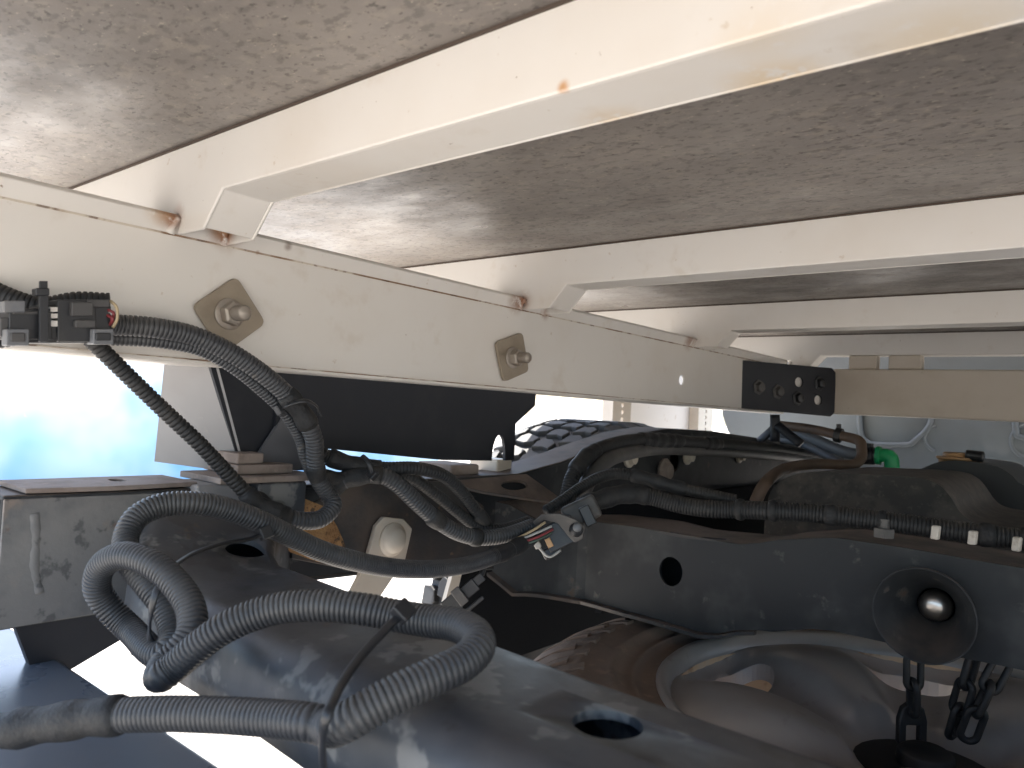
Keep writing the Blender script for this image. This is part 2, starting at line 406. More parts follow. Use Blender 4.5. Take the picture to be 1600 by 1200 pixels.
# rear flange, folded outwards: upright, the light on it painted in as grey, looking back and left
fa = [atX(332, 566, XM), atX(378, 740, XM)]
fl = [Vector((XM - .001, fa[0].y, fa[0].z)), Vector((XM - .001, fa[1].y, fa[1].z)), Vector((-.692, .324, -.064))]
fl.append(fl[0] + (fl[2] - fl[1]) * .52)
fl2 = [v + Vector((.002, .004, 0)) for v in fl]
obj('bent_flange', fl + fl2, [(0, 1, 2, 3), (7, 6, 5, 4), (0, 4, 5, 1), (1, 5, 6, 2), (2, 6, 7, 3), (3, 7, 4, 0)], GREYST, mnt)
# inner rib; web corner sheet paints a lit area in grey
obj('inner_rib', *box(XM, XM + .004, .402, .410, -.060, .022), SATIN, mnt)
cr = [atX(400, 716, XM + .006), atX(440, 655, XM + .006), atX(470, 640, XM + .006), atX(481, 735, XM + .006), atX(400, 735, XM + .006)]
obj('web_corner', *sheet([(p.y, p.z) for p in cr], [], lambda y, z: (XM + .006, y, z), (-.004, 0, 0)), material('lit_web_grey', (.10, .103, .115), .5), mnt)
bp = obj('base_plate', *box(-.655, -.585, .330, .432, -.0745, -.0690), RUSTP, mnt, bevel=.001)
p0, p1 = atX(372, 724, -.60), atX(458, 738, -.60)
obj('packer', *box(-.66, -.600, p0.y, p1.y, -.0688, -.0600), RUSTP, mnt, bevel=.0015)
p0, p1 = atX(372, 710, -.605), atX(412, 724, -.605)
obj('packer', *box(-.655, -.605, p0.y, p1.y, -.0598, -.0500), RUSTP, mnt, bevel=.0015)
obj('support_block', *box(-.64, -.590, .312, .356, -.101, -.0747), GREYST, mnt, bevel=.003)
obj('support_block', *box(-.64, -.588, .368, .418, -.112, -.0747), BLACK_X, mnt, bevel=.003)
obj('support_block', *box(-.68, -.63, .735, .765, -.10, -.064), CREAM2, mnt, bevel=.003)
obj('support_block', *box(-.68, -.62, .640, .690, -.095, -.068), RUSTP, mnt, bevel=.003)

# ------------------------------------------------------------------ chassis frame
ch = empty('chassis_frame', (-.3, .6, -.17), 'black painted chassis frame with crossmembers, dusty and rust flecked, below the tray', 'chassis')
top = [(.178, -.077), (.30, -.078), (.45, -.080), (.60, -.080), (.74, -.079), (.83, -.066), (.93, -.045), (1.03, -.026), (1.13, -.016), (1.30, -.018), (1.60, -.034), (2.0, -.060), (2.4, -.07)]
bot = [(2.4, -.20), (2.0, -.19), (1.6, -.16), (1.3, -.13), (1.1, -.128), (.97, -.14), (.88, -.17), (.80, -.195), (.70, -.195), (.55, -.176), (.40, -.170), (.178, -.170)]
def rail(sx, mat):
    f = sheet(top + bot, [circle((1.16, -.07), .018)], lambda y, z: (sx * .6, y, z), (sx * .004, 0, 0))
    V, Fc = [], []
    for (yy, zz) in top: V += [(sx * .5985, yy, zz), (sx * .66, yy, zz), (sx * .66, yy, zz - .004), (sx * .5985, yy, zz - .004)]
    for i in range(len(top) - 1):
        for k in range(4): Fc.append((i * 4 + k, i * 4 + (k + 1) % 4, i * 4 + 4 + (k + 1) % 4, i * 4 + 4 + k))
    Fc += [(0, 1, 2, 3), tuple(len(V) - 4 + k for k in range(4))]
    bt = bot[::-1]; V2, F2 = [], []
    for (yy, zz) in bt: V2 += [(sx * .5985, yy, zz), (sx * .66, yy, zz), (sx * .66, yy, zz + .004), (sx * .5985, yy, zz + .004)]
    for i in range(len(bt) - 1):
        for k in range(4): F2.append((i * 4 + k, i * 4 + (k + 1) % 4, i * 4 + 4 + (k + 1) % 4, i * 4 + 4 + k))
    F2 += [(0, 1, 2, 3), tuple(len(V2) - 4 + k for k in range(4))]
    o_ = sheet([(a, b) for a, b in top] + bot, [], lambda y, z: (sx * .656, y, z), (sx * .004, 0, 0))
    return join(f, (V, Fc), (V2, F2), o_)
obj('side_rail', *rail(-1, BLACK), BLACK, ch, bevel=.003, seg=3)
obj('side_rail', *rail(1, BLACK), BLACK, ch)
# rusty sleeve of the rail between the crossmembers, mud on it
sl_ = [(p.y, p.z) for p in (atX(455, 800, XR), atX(560, 752, XR), atX(700, 752, XR), atX(752, 790, XR), atX(762, 880, XR), atX(640, 890, XR), atX(560, 893, XR), atX(452, 872, XR))]
obj('reinforcing_plate', *sheet(sl_, [], lambda y, z: (XR + .0005, y, z), (.004, 0, 0)), BLACK_RUST, ch, bevel=.001)
md = [(p.y, p.z) for p in (atX(440, 803, XR), atX(470, 778, XR), atX(500, 790, XR), atX(520, 820, XR), atX(533, 850, XR), atX(530, 880, XR), atX(490, 876, XR), atX(450, 862, XR), atX(425, 845, XR))]
obj('mud_patch', *sheet(md, [], lambda y, z: (XR + .0046, y, z), (.0018, 0, 0)), DIRT, ch)
DUSTY_LIT = material('dusty_lit_rail_paint', (.19, .185, .18), .6, mix=[((.08, .085, .092), 14, .42, .68, .8), ((.26, .20, .16), 20, .56, .68, .6), ((.04, .042, .046), 55, .57, .66, .6), ((.14, .07, .045), 30, .64, .72, .6)], bump=(220, .2, .0015))  # blotchy dirt and rust on a paler base that paints in light
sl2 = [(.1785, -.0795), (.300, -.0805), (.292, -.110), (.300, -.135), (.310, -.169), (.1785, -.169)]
obj('rail_end_lit_skin', *sheet(sl2, [], lambda y, z: (XR + .0004, y, z), (.0022, 0, 0)), DUSTY_LIT, ch, bevel=.0008)  # added skin over the rail end carrying the painted-in light
# plate on the rail's top at the rear, welds on its inner face
pr = [atZ(22, 772, -.074), atZ(128, 785, -.074), atZ(248, 772, -.074), atZ(236, 764, -.074)]
pr = [(-.600, .192), (-.594, .250), (-.600, .318), (-.662, .318), (-.662, .192)]
tp = obj('top_plate', *sheet(pr, [slot((-.633, .268), .004, .006)], lambda x, y: (x, y, -.0765), (0, 0, .0035)), RUSTP, ch, bevel=.0006)
for (pts_, wr) in (([atX(50, 800, XR - .003), atX(52, 840, XR - .003), atX(50, 885, XR - .003), atX(58, 925, XR - .003)], .0065), ([atX(32, 863, XR - .0015), atX(55, 860, XR - .0005), atX(78, 861, XR - .0015)], .0024), ([atX(58, 801, XR - .001), atX(72, 804, XR), atX(84, 803, XR - .001)], .0022)):
    pts, ts, L = spline(pts_, .0015)
    obj('weld_bead', *sweep(pts, [wr * (1 + .03 * math.sin(i * .35) + .02 * math.sin(i * 1.1)) for i in range(len(pts))], 12), DUSTY_LIT, ch, smooth=True)
# rear crossmember: pressed, round shouldered, flaring up to the rail
def rear_x():
    V, Fc, holes = [], [], None
    xs = [-.6, -.59, -.575, -.555, -.53, -.50, -.46, -.40, -.30, -.20, -.10, 0, .15, .35, .6]
    rows = []
    for x in xs:
        fl_ = max(0, (-.50 - x) / .10) ** 1.6
        zt = -.1255 + .042 * fl_; y0 = .228 - .016 * min(1, max(0, (x + .42) / .2)) + .050 * fl_; y1 = .338 + .075 * fl_ - .03 * min(1, max(0, (x + .5) / .35))
        zb = -.172 + .006 * fl_
        sec = [(y0, zb), (y0 - .002, zb + .015), (y0, zt - .019)]
        for k in range(1, 7):
            a = math.pi / 2 * k / 6; sec.append((y0 + .020 * (1 - math.cos(a)), zt - .019 + .019 * math.sin(a)))
        for k in (0.25, .5, .75): sec.append((y0 + .020 + (y1 - .010 - y0 - .020) * k, zt + .0004))
        for k in range(0, 5):
            a = math.pi / 2 * k / 4; sec.append((y1 - .010 + .010 * math.sin(a), zt - .010 + .010 * math.cos(a)))
        sec += [(y1, zb)]
        rows.append([(x, a, b) for a, b in sec])
    n = len(rows[0])
    for r_ in rows: V += r_
    for i in range(len(rows) - 1):
        for k in range(n - 1): Fc.append((i * n + k, i * n + k + 1, (i + 1) * n + k + 1, (i + 1) * n + k))
        Fc.append((i * n + n - 1, i * n, (i + 1) * n, (i + 1) * n + n - 1))
    return V, Fc
rx = obj('crossmember', *rear_x(), BLACK_X, ch, smooth=True)
hm = []
for (px, py, r0, r1) in ((383, 866, .0155, .0150), (950, 1121, .0145, .0135)):
    c = atZ(px, py, -.1225)
    cut = obj('hole_cutter', *solid([(r0, -.06), (r0, .06)], (c.x, c.y, -.125), (0, 0, 1), 28), BLACK)
    hm.append(cut)
bpy.context.view_layer.update()
so_ = rx.modifiers.new('wall', 'SOLIDIFY'); so_.thickness = .004; so_.offset = -1
for c in hm:
    b = rx.modifiers.new('hole', 'BOOLEAN'); b.object = c; b.solver = 'EXACT'
bpy.context.view_layer.update()
dg = bpy.context.evaluated_depsgraph_get()
nm = bpy.data.meshes.new_from_object(rx.evaluated_get(dg)); rx.modifiers.clear(); rx.data = nm
for c in hm: bpy.data.objects.remove(c)
# middle crossmember
XT = [(-.6, -.112), (-.569, -.135), (-.53, -.134), (-.456, -.132), (-.405, -.136), (-.336, -.133), (-.267, -.118), (-.236, -.111), (-.188, -.111), (-.074, -.114), (.1, -.120), (.6, -.120)]
XB = [(-.6, -.196), (-.584, -.222), (-.53, -.232), (-.45, -.234), (-.368, -.237), (-.31, -.221), (-.232, -.204), (-.173, -.204), (-.072, -.202), (.1, -.21), (.6, -.20)]
def lerp_tab(T, x):
    if x <= T[0][0]: return T[0][1]
    for (a, b), (c, d) in zip(T, T[1:]):
        if x <= c:
            q = (x - a) / (c - a); q = q * q * (3 - 2 * q); return b + (d - b) * q
    return T[-1][1]
def ymid(x): return .8 if x > -.53 else .8 - .1 * ((-.53 - x) / .07) ** 1.4
xs = [-.6, -.592, -.584, -.575, -.565, -.555, -.54] + [-.53 + .02 * i for i in range(30)] + [.1, .2, .4, .6]
xs = sorted(set(round(x, 4) for x in xs))
def strip(xx, lo, hi, th):
    V, Fc = [], []; th = Vector(th)
    for x in xx: V += [Vector(lo(x)), Vector(hi(x)), Vector(hi(x)) + th, Vector(lo(x)) + th]
    for i in range(len(xx) - 1):
        for k in range(4): Fc.append((i * 4 + k, i * 4 + (k + 1) % 4, i * 4 + 4 + (k + 1) % 4, i * 4 + 4 + k))
    return V, Fc + [(0, 1, 2, 3), tuple(len(V) - 4 + k for k in range(4))]
hc = atY(1048, 893, .8); fc = atY(1443, 961, .778)
lf = [x for x in xs if x <= -.529]; rt = [x for x in xs if x >= -.531]
outer = [(x, lerp_tab(XT, x)) for x in rt] + [(x, lerp_tab(XB, x)) for x in reversed(rt)]
face = join(strip(lf, lambda x: (x, ymid(x), lerp_tab(XB, x)), lambda x: (x, ymid(x), lerp_tab(XT, x)), (0, .004, 0)),
            sheet(outer, [circle((hc.x, hc.z), .0148, 24, .0168), circle((fc.x, fc.z + .0005), .0332, 24)], lambda x, z: (x, .8, z), (0, .004, 0)))
mid = obj('winch_crossmember', *face, BLACK, ch)
ta, tb_, tc = [x for x in xs if x <= -.449], [x for x in xs if -.451 <= x <= -.329], [x for x in xs if x >= -.331]
tz = lambda x: lerp_tab(XT, x) - .0002
flg = join(*[strip(q, lambda x: (x, ymid(x) + .0005, tz(x)), lambda x: (x, ymid(x) + .10, tz(x)), (0, 0, -.004)) for q in (ta, tc)],
           sheet([(x, .8005) for x in tb_] + [(x, .9) for x in reversed(tb_)], [circle((-.372, .824), .015, 20, .008), circle((-.42, .820), .007, 16, .004)], lambda x, y: (x, y, tz(x)), (0, 0, -.004)))
obj('top_flange', *flg, BLACK_RUST, mid)
obj('box_wall', *strip(xs, lambda x: (x, ymid(x) + .10, lerp_tab(XB, x)), lambda x: (x, ymid(x) + .10, lerp_tab(XT, x)), (0, .004, 0)), BLACK, mid)
obj('bottom_plate', *strip(xs, lambda x: (x, ymid(x) + .0045, lerp_tab(XB, x) + .004), lambda x: (x, ymid(x) + .0995, lerp_tab(XB, x) + .004), (0, 0, .003)), BLACK, mid)
lx = [x for x in xs if x < -.29]
lipe = lambda x: .009 * min(1, (-.28 - x) / .08)
obj('bottom_lip', *strip(lx, lambda x: (x, ymid(x) - lipe(x), lerp_tab(XB, x) - .001), lambda x: (x, ymid(x) + .0035, lerp_tab(XB, x) - .001), (0, 0, -.004)), BLACK_RUST, mid)
# sloping gusset in the corner of rail and crossmember
gp = [Vector((-.6, .600, -.083)), Vector((-.6, .755, -.0785)), Vector((-.545, .799, -.123)), Vector((-.572, .768, -.128)), Vector((-.585, .66, -.100))]
def bil(u, v): return gp[0]
gu = (gp[1] - gp[0]).normalized(); gv = (gp[2] - gp[0]); gv = (gv - gu * gv.dot(gu)).normalized()
g2 = [((p - gp[0]).dot(gu), (p - gp[0]).dot(gv)) for p in gp]
gn = gu.cross(gv)
hcg = (.118, .018)
obj('gusset_plate', *sheet(g2, [circle(hcg, .024, 20, .008)], lambda u, v: gp[0] + gu * u + gv * v, gn * .004), BLACK_RUST, ch, bevel=.001)
# funnel for the winch handle
fnl = obj('guide_funnel', *lathe([(.0412, 0), (.0422, -.0025), (.0430, -.002), (.0428, .002), (.038, .010), (.029, .034), (.0185, .056), (.0185, .075), (.0165, .075), (.0165, .056), (.027, .034), (.0355, .010), (.0412, 0)], (fc.x, .776, fc.z), (0, 1, 0), 48), BLACK, ch, smooth=True)
obj('winch_bolt', *solid([(.0150, .002), (.0148, -.004), (.0125, -.009), (.008, -.0125), (.003, -.0135)], (fc.x, .832, fc.z), (0, 1, 0), 24), SILVER, fnl, smooth=True)
# studs and bolt ends on the rails
for (px, py, X, r_, mt) in ((985, 716, -.595, .010, CREAM2), (1076, 713, -.595, .010, CREAM2), (1157, 713, -.595, .009, CREAM2), (1040, 736, -.590, .014, RUSTP)):
    c = atX(px, py, X)
    obj('rail_bolt', *solid([(r_ * 1.5, -.004), (r_ * 1.5, 0), (r_, .002), (r_ * .9, .009)], c, (1, 0, 0), 12), mt, ch, bevel=.0006)
sb = atY(1381, 830, .815)
obj('weld_stud', *join(solid([(.0105, -.006), (.0105, .003)], (sb.x, sb.y, sb.z), (0, 0, 1), 6), solid([(.0055, .003), (.0055, .012)], (sb.x, sb.y, sb.z), (0, 0, 1), 12)), PGREY_D, ch)

# ------------------------------------------------------------------ cream strap bolted to the rail
stp = empty('hanging_strap', (-.58, .53, -.25), 'cream flat steel strap bolted to the rusty rail and hanging down', 'bracket')
XS = -.588
tpz = [atX(600, 808, XS), atX(632, 811, XS), atX(645, 826, XS), atX(634, 874, XS), atX(600, 925, XS), atX(575, 960, XS), atX(535, 952, XS), atX(560, 905, XS), atX(575, 870, XS), atX(588, 822, XS)]
obj('strap', *sheet([(p.y, p.z) for p in tpz], [], lambda y, z: (XS, y, z), (-.006, 0, 0)), CREAM2, stp, bevel=.0015)
c = atX(613, 843, XS)
obj('dome_bolt', *solid([(.0175, 0), (.0175, .002), (.0145, .0025), (.0135, .006), (.0100, .0095), (.004, .011)], (XS, c.y, c.z), (1, 0, 0), 24), CREAM2, stp, smooth=True)
st2 = empty('steel_strap', (-.66, .80, -.3), 'short cream upright strap behind the rail beside the dark tyre', 'bracket')
q = [atX(722, 895, -.66), atX(706, 960, -.66), atX(690, 960, -.66), atX(708, 895, -.66)]
obj('strap', *sheet([(p.y, p.z) for p in q], [], lambda y, z: (-.66, y, z), (-.006, 0, 0)), CREAM2, st2)

# ------------------------------------------------------------------ tow bar in the lower left corner
tb = empty('tow_bar', (-.4, .17, -.26), 'blue-grey steel tow bar beam crossing the lower left corner', 'tow bar')
obj('beam', *box(-1.0, .3, .095, .226, -.275, -.2), material('tow_bar_paint', (.13, .155, .195), .24, spec=.8, mix=[((.20, .215, .235), 6, .45, .7, .6), ((.10, .11, .125), 30, .6, .72, .4)], rough2=(.36, 12)), tb, bevel=.006, seg=3)
obj('side_arm', *sheet([(p.y, p.z) for p in (atX(20, 970, -.606), atX(200, 940, -.606), atX(214, 985, -.606), atX(118, 1042, -.606), atX(60, 1075, -.606))], [], lambda y, z: (-.606, y, z), (-.008, 0, 0)), SATIN, tb)

# ------------------------------------------------------------------ rear wheel beyond the rail
WC = Vector((-.815, 1.25, -.373))
rw = empty('road_wheel_assembly', (WC.x, WC.y, -.74), 'rear wheel with chunky black all terrain tread beyond the chassis rail', 'wheel')
pf = [(.21, .085), (.23, .100), (.27, .111), (.325, .108), (.347, .098), (.353, .06), (.355, 0), (.353, -.06), (.347, -.098), (.325, -.108), (.27, -.111), (.23, -.100), (.21, -.085), (.21, .085)]
ty = obj('tyre', *lathe(pf, WC, (1, 0, 0), 72), RUBBER, rw, smooth=True, origin=WC)
obj('rim', *lathe([(.209, .085), (.19, .08), (.185, 0), (.19, -.08), (.209, -.085)], WC, (1, 0, 0), 40), BARREL, rw, smooth=True, origin=WC)
obj('rim_disc', *solid([(.19, -.03), (.12, -.02), (.06, -.035), (.02, -.035)], WC, (1, 0, 0), 40), ALLOY, rw, smooth=True, origin=WC)
def block_mesh(poly, h):
    n = len(poly); V = [];
    for zz, sh in ((.352 - .004, 1.0), (.352 + h - .0015, .97), (.352 + h, .90)):
        cx_ = sum(p[0] for p in poly) / n; cy_2 = sum(p[1] for p in poly) / n
        for (a, b) in poly:
            a2 = cx_ + (a - cx_) * sh; b2 = cy_2 + (b - cy_2) * sh
            th_ = b2 / .357; rr = zz - .010 * max(0, (abs(a2) - .075) / .035) ** 2
            V.append((a2, rr * math.sin(th_), rr * math.cos(th_)))
    Fc = []
    for j in range(2):
        for i in range(n): Fc.append((j * n + i, j * n + (i + 1) % n, (j + 1) * n + (i + 1) % n, (j + 1) * n + i))
    Fc.append(tuple(range(2 * n, 3 * n)))
    me = bpy.data.meshes.new('tread_block'); me.from_pydata(V, [], Fc)
    bm = bmesh.new(); bm.from_mesh(me); bmesh.ops.recalc_face_normals(bm, faces=bm.faces); bm.to_mesh(me); bm.free()
    me.materials.append(RUBBER); return me
P_ = .046
rows = [([(-.109, -.017), (-.078, -.019), (-.070, -.006), (-.074, .012), (-.084, .018), (-.109, .015)], 0),
        ([(-.068, -.014), (-.045, -.019), (-.026, -.012), (-.022, .004), (-.040, .012), (-.060, .019), (-.069, .006)], .4),
        ([(-.019, -.016), (.004, -.012), (.020, -.018), (.023, .003), (.010, .014), (-.012, .018), (-.020, .004)], .1),
        ([(.026, -.018), (.050, -.012), (.067, -.016), (.068, .004), (.052, .018), (.030, .012)], .6),
        ([(.072, -.014), (.109, -.016), (.109, .016), (.085, .018), (.073, .008)], .25)]
for poly, ph in rows:
    me = block_mesh(poly, .011)
    for k in range(49):
        a = (k + ph) * 2 * math.pi / 49
        if not (-1.9 < ((a + math.pi) % (2 * math.pi)) - math.pi < .5): continue
        o = bpy.data.objects.new('tread_block', me); col.objects.link(o); o.parent = ty; o.rotation_euler = (-a, 0, 0)

gd = [(p.y, p.z) for p in (atX(722, 880, -.692), atX(714, 960, -.692))] + [(.80, -.36), (1.25, -.36), (1.25, -.13), (.86, -.13)]
fg = obj('splash_guard', *sheet(gd, [], lambda y, z: (-.692, y, z), (-.004, 0, 0)), MATT)
tag(fg, 'black rubber splash guard below the rail between the rear wheel and the spare', 'splash guard')
# ------------------------------------------------------------------ spare wheel slung flat under the frame
SC = Vector((-.145, .800, -.362))
sp = empty('spare_wheel', (SC.x, SC.y, SC.z - .12), 'dusty brown spare wheel slung flat under the frame, silver spoked rim up', 'wheel')
pf = [(.240, .094), (.248, .103), (.258, .100), (.266, .103), (.268, .1065), (.273, .1065), (.275, .105), (.288, .110), (.290, .1135), (.295, .1135), (.297, .112), (.318, .114), (.323, .1155), (.330, .113), (.360, .104), (.385, .088), (.402, .070), (.407, .04), (.407, -.04), (.402, -.07), (.37, -.1), (.31, -.112), (.26, -.1), (.240, -.09), (.240, .094)]
sty = obj('tyre', *lathe(pf, SC, (0, 0, 1), 96), RUBBER_D, sp, smooth=True, origin=SC)
lug = []
for (r0, r1, a0, a1, w0) in ((.318, .409, 0, .085, .0095), (.336, .409, .075, .06, .007)):
    V, Fc = [], []
    for i in range(7):
        q = i / 6; r_ = r0 + (r1 - r0) * q; a = a0 + (a1) * q
        zz = .116 - 3.0 * max(0, r_ - .325) ** 1.55 * 1.35 if r_ < .392 else .062
        zz = ([.1135, .111, .106, .098, .087, .073, .043] if r0 < .33 else [.111, .107, .101, .094, .085, .072, .043])[i]
        for (dw, dz) in ((-w0, -.006), (-w0 * .8, .0038), (w0 * .8, .0038), (w0, -.006)):
            aa = a + dw / r_; V.append((r_ * math.cos(aa), r_ * math.sin(aa), zz + dz))
    for i in range(6):
        for k in range(3): Fc.append((i * 4 + k, i * 4 + k + 1, i * 4 + 5 + k, i * 4 + 4 + k))
    Fc += [(0, 1, 2, 3), (24, 25, 26, 27)]
    me = bpy.data.meshes.new('shoulder_lug'); me.from_pydata(V, [], Fc)
    bm = bmesh.new(); bm.from_mesh(me); bmesh.ops.recalc_face_normals(bm, faces=bm.faces); bm.to_mesh(me); bm.free()
    me.materials.append(RUBBER_D); lug.append(me)
for k in range(44):
    for me in lug:
        o = bpy.data.objects.new('shoulder_lug', me); col.objects.link(o); o.parent = sty; o.rotation_euler = (0, 0, k * 2 * math.pi / 44)
obj('rim_barrel', *lathe([(.246, .094), (.249, .102), (.244, .107), (.237, .103), (.232, .090), (.225, .06), (.214, .02), (.212, -.06), (.232, -.085), (.240, -.09)], SC, (0, 0, 1), 72), ALLOY, sp, smooth=True, origin=SC)
# spoked disc: polar grid with five windows
def disc():
    NR, NA = 36, 270; V, Fc = [], []
    win0 = R(176)
    def shape(r, a):
        k = ((a - win0) / (2 * math.pi / 5) + .5) % 1 - .5           # 0 at a window's middle
        off = abs(k) * 72
        spoke = 1 / (1 + math.exp(-(off - 17) / 3.4))
        z = .050 + (.052 * math.sin(min(1, max(0, (r - .03)) / .20) * math.pi * .70) + .002) * (.35 + .65 * spoke)
        if r > .218: z = z + (.092 - z) * min(1, ((r - .218) / .016)) ** 1.2
        if r < .08: z = z + (.045 - z) * min(1, (.08 - r) / .03)
        return z, False
    for lay in (0, -.018):
        for i in range(NR + 1):
            r = .02 + (.2345 - .02) * i / NR
            for j in range(NA):
                a = 2 * math.pi * j / NA; z, wn = shape(r, a)
                V.append(SC + Vector((r * math.cos(a), r * math.sin(a), z + lay)))
    n0 = (NR + 1) * NA
    for i in range(NR):
        for j in range(NA):
            q = (j + 1) % NA
            Fc.append((i * NA + j, i * NA + q, (i + 1) * NA + q, (i + 1) * NA + j))
            Fc.append((n0 + i * NA + j, n0 + (i + 1) * NA + j, n0 + (i + 1) * NA + q, n0 + i * NA + q))
    for i in (0, NR):
        for j in range(NA):
            q = (j + 1) % NA
            Fc.append((i * NA + j, i * NA + q, n0 + i * NA + q, n0 + i * NA + j))
    return V, Fc
dsk = obj('spoked_disc', *disc(), ALLOY, sp, smooth=True, origin=SC)
hm = []
for k in range(5):
    a0 = R(176 + 72 * k); P5 = []
    for i in range(40):
        b = 2 * math.pi * i / 40; cb_, sb_ = math.cos(b), math.sin(b)
        rr = .190 + .029 * math.copysign(abs(sb_) ** .8, sb_); aa = a0 + R(17) * math.copysign(abs(cb_) ** .8, cb_)
        P5.append((SC.x + rr * math.cos(aa), SC.y + rr * math.sin(aa)))
    c5 = obj('window_cutter', *sheet(P5, [], lambda x, y: (x, y, SC.z - .03), (0, 0, .2)), ALLOY)
    hm.append(c5); b5 = dsk.modifiers.new('window', 'BOOLEAN'); b5.object = c5; b5.solver = 'EXACT'
bpy.context.view_layer.update()
dg = bpy.context.evaluated_depsgraph_get()
nm = bpy.data.meshes.new_from_object(dsk.evaluated_get(dg)); dsk.modifiers.clear(); dsk.data = nm
for c5 in hm: bpy.data.objects.remove(c5)
for p in nm.polygons: p.use_smooth = abs(p.normal.z) > .25
obj('inner_barrel', *lathe([(.2305, .088), (.2225, .058), (.2115, .02), (.2095, -.06), (.229, -.083)], SC, (0, 0, 1), 72), BARREL, sp, smooth=True, origin=SC)
obj('holding_plate', *join(solid([(.062, .046), (.062, .052), (.050, .055)], SC, (0, 0, 1), 24), solid([(.026, .055), (.024, .066), (.018, .070)], SC, (0, 0, 1), 16)), CHAIN, sp, bevel=.002)

# ------------------------------------------------------------------ chains
def link_mesh():
    pts = []
    n = 26; hl, hw = .0095, .0068
    for i in range(n):
        a = 2 * math.pi * i / n
        x = hw * math.cos(a); z = hw * math.sin(a) + (hl if math.sin(a) >= 0 else -hl)
        pts.append(Vector((x, 0, z)))
    V, Fc = [], []
    for i in range(n):
        t = (pts[(i + 1) % n] - pts[i - 1]).normalized(); u = Vector((0, 1, 0)); v = t.cross(u)
        for k in range(8):
            b = 2 * math.pi * k / 8; V.append(pts[i] + (u * math.cos(b) + v * math.sin(b)) * .0033)
    for i in range(n):
        for k in range(8):
            Fc.append((i * 8 + k, i * 8 + (k + 1) % 8, ((i + 1) % n) * 8 + (k + 1) % 8, ((i + 1) % n) * 8 + k))
    me = bpy.data.meshes.new('link'); me.from_pydata(V, [], Fc); me.materials.append(CHAIN)
    for p in me.polygons: p.use_smooth = True
    return me
LINK = link_mesh()
def chain(name, label, P, rot0=0):
    pts, ts, L = spline(P, .002)
    e = empty(name, pts[-1], label, 'chain')
    step = .0255; k = 0; s = step / 2
    view = Vector((-.62, -.78, 0)).normalized()
    while s < L - step * .4:
        i = min(len(pts) - 2, int(s / L * (len(pts) - 1))); p = pts[i]
        t = (pts[i + 1] - pts[max(0, i - 1)]).normalized() * -1
        y = Vector((.64, -.768, 0)) if k % 2 == 0 else Vector((.768, .64, 0))
        if rot0: y = Matrix.Rotation(rot0, 3, 'Z') @ y
        y = (y - t * y.dot(t)).normalized(); x = y.cross(t)
        o = bpy.data.objects.new('link', LINK); col.objects.link(o); o.parent = e
        m = Matrix((x, y, t)).transposed().to_4x4(); m.translation = p - pts[-1]
        o.matrix_local = m
        s += step; k += 1
    return e
chain('lifting_chain', 'single dark chain hanging from below the black funnel into the spare rim', [atD(1428, 1028, .715), atD(1427, 1085, .712), atD(1428, 1128, .715)])
chain('lifting_chain', 'left of two dark chains crossing to the right of the funnel', [atD(1521, 1028, .69), atD(1505, 1085, .69), atD(1482, 1165, .70)], .5)
chain('lifting_chain', 'right of two dark chains crossing to the right of the funnel', [atD(1566, 1036, .675), atD(1535, 1095, .675), atD(1503, 1175, .685)], -.3)

lc = bpy.data.objects['lifting_chain']
hk = [(-.0135, -.028), (-.0135, -.004), (-.0105, .006), (-.004, .011), (.004, .011), (.0105, .006), (.0135, -.004), (.0135, -.028), (.006, -.028), (.006, -.010), (-.006, -.010), (-.006, -.028)]
hb = atD(1428, 1118, .716); hx = Vector((.768, .64, 0))
obj('hook', *sheet(hk, [], lambda u, v: hb + hx * u + Vector((0, 0, v)), Vector((-.64, .768, 0)) * .008), CHAIN, lc, bevel=.002)
# ------------------------------------------------------------------ cab rear, side panel, tank and pipes
cab = empty('cab', (0, 2.2, -.3), 'silver grey pressed steel back wall of the cab in front of the tray', 'vehicle cab')
YC = 2.12
def cpt(px, py): p = atY(px, py, YC); return (p.x, p.z)
cbx = [(-.95, .9), (-.95, .02), (-.93, -.03), (-.88, -.07), (-.80, -.10), (-.6, -.16), (.9, -.16), (.9, .9)]
def rrect(cx_, cz_, w_, h_, r_=.03):
    P = []
    for (sx, sz, a0) in ((1, 1, 0), (-1, 1, 90), (-1, -1, 180), (1, -1, 270)):
        for k in range(6): a = R(a0 + 18 * k); P.append((cx_ + sx * (w_ / 2 - r_) + r_ * math.cos(a), cz_ + sz * (h_ / 2 - r_) + r_ * math.sin(a)))
    return P
rec = [cpt(1342, 640), cpt(1345, 676), cpt(1352, 688), cpt(1366, 694), cpt(1416, 695), cpt(1428, 690), cpt(1452, 666), cpt(1456, 640)]
rec2 = [cpt(1585, 640), cpt(1588, 672), cpt(1600, 684), cpt(1700, 690), cpt(1760, 640)]
obj('cab_back_wall', *sheet(cbx, [rec, rec2], lambda x, z: (x, YC, z), (0, .012, 0)), CABP, cab, bevel=.006, seg=3, angle=25)
obj('recess_panel', *box(-.9, .85, YC + .0125, YC + .02, -.12, .85), CABP, cab)
for rr in (rec, rec2):
    pts, ts, L = spline([(x, YC - .001, z) for x, z in rr], .006)
    obj('pressed_bead', *sweep(pts, [.007] * len(pts), 10), CABP, cab, smooth=True)
for (px, py, r_) in ((1468, 686, .036), (1612, 690, .045)):
    p = atY(px, py, YC)
    obj('pressed_dimple', *lathe([(r_, .001), (r_ * .95, -.004), (r_ * .85, -.004), (r_ * .78, .001)], (p.x, YC, p.z), (0, 1, 0), 24, R(150), R(300)), CABP, cab, smooth=True)
mp_ = empty('side_panel', (-1.06, 1.9, -.1), 'white painted side panel between perforated posts beyond the rear wheel', 'panel')
XP = -1.06
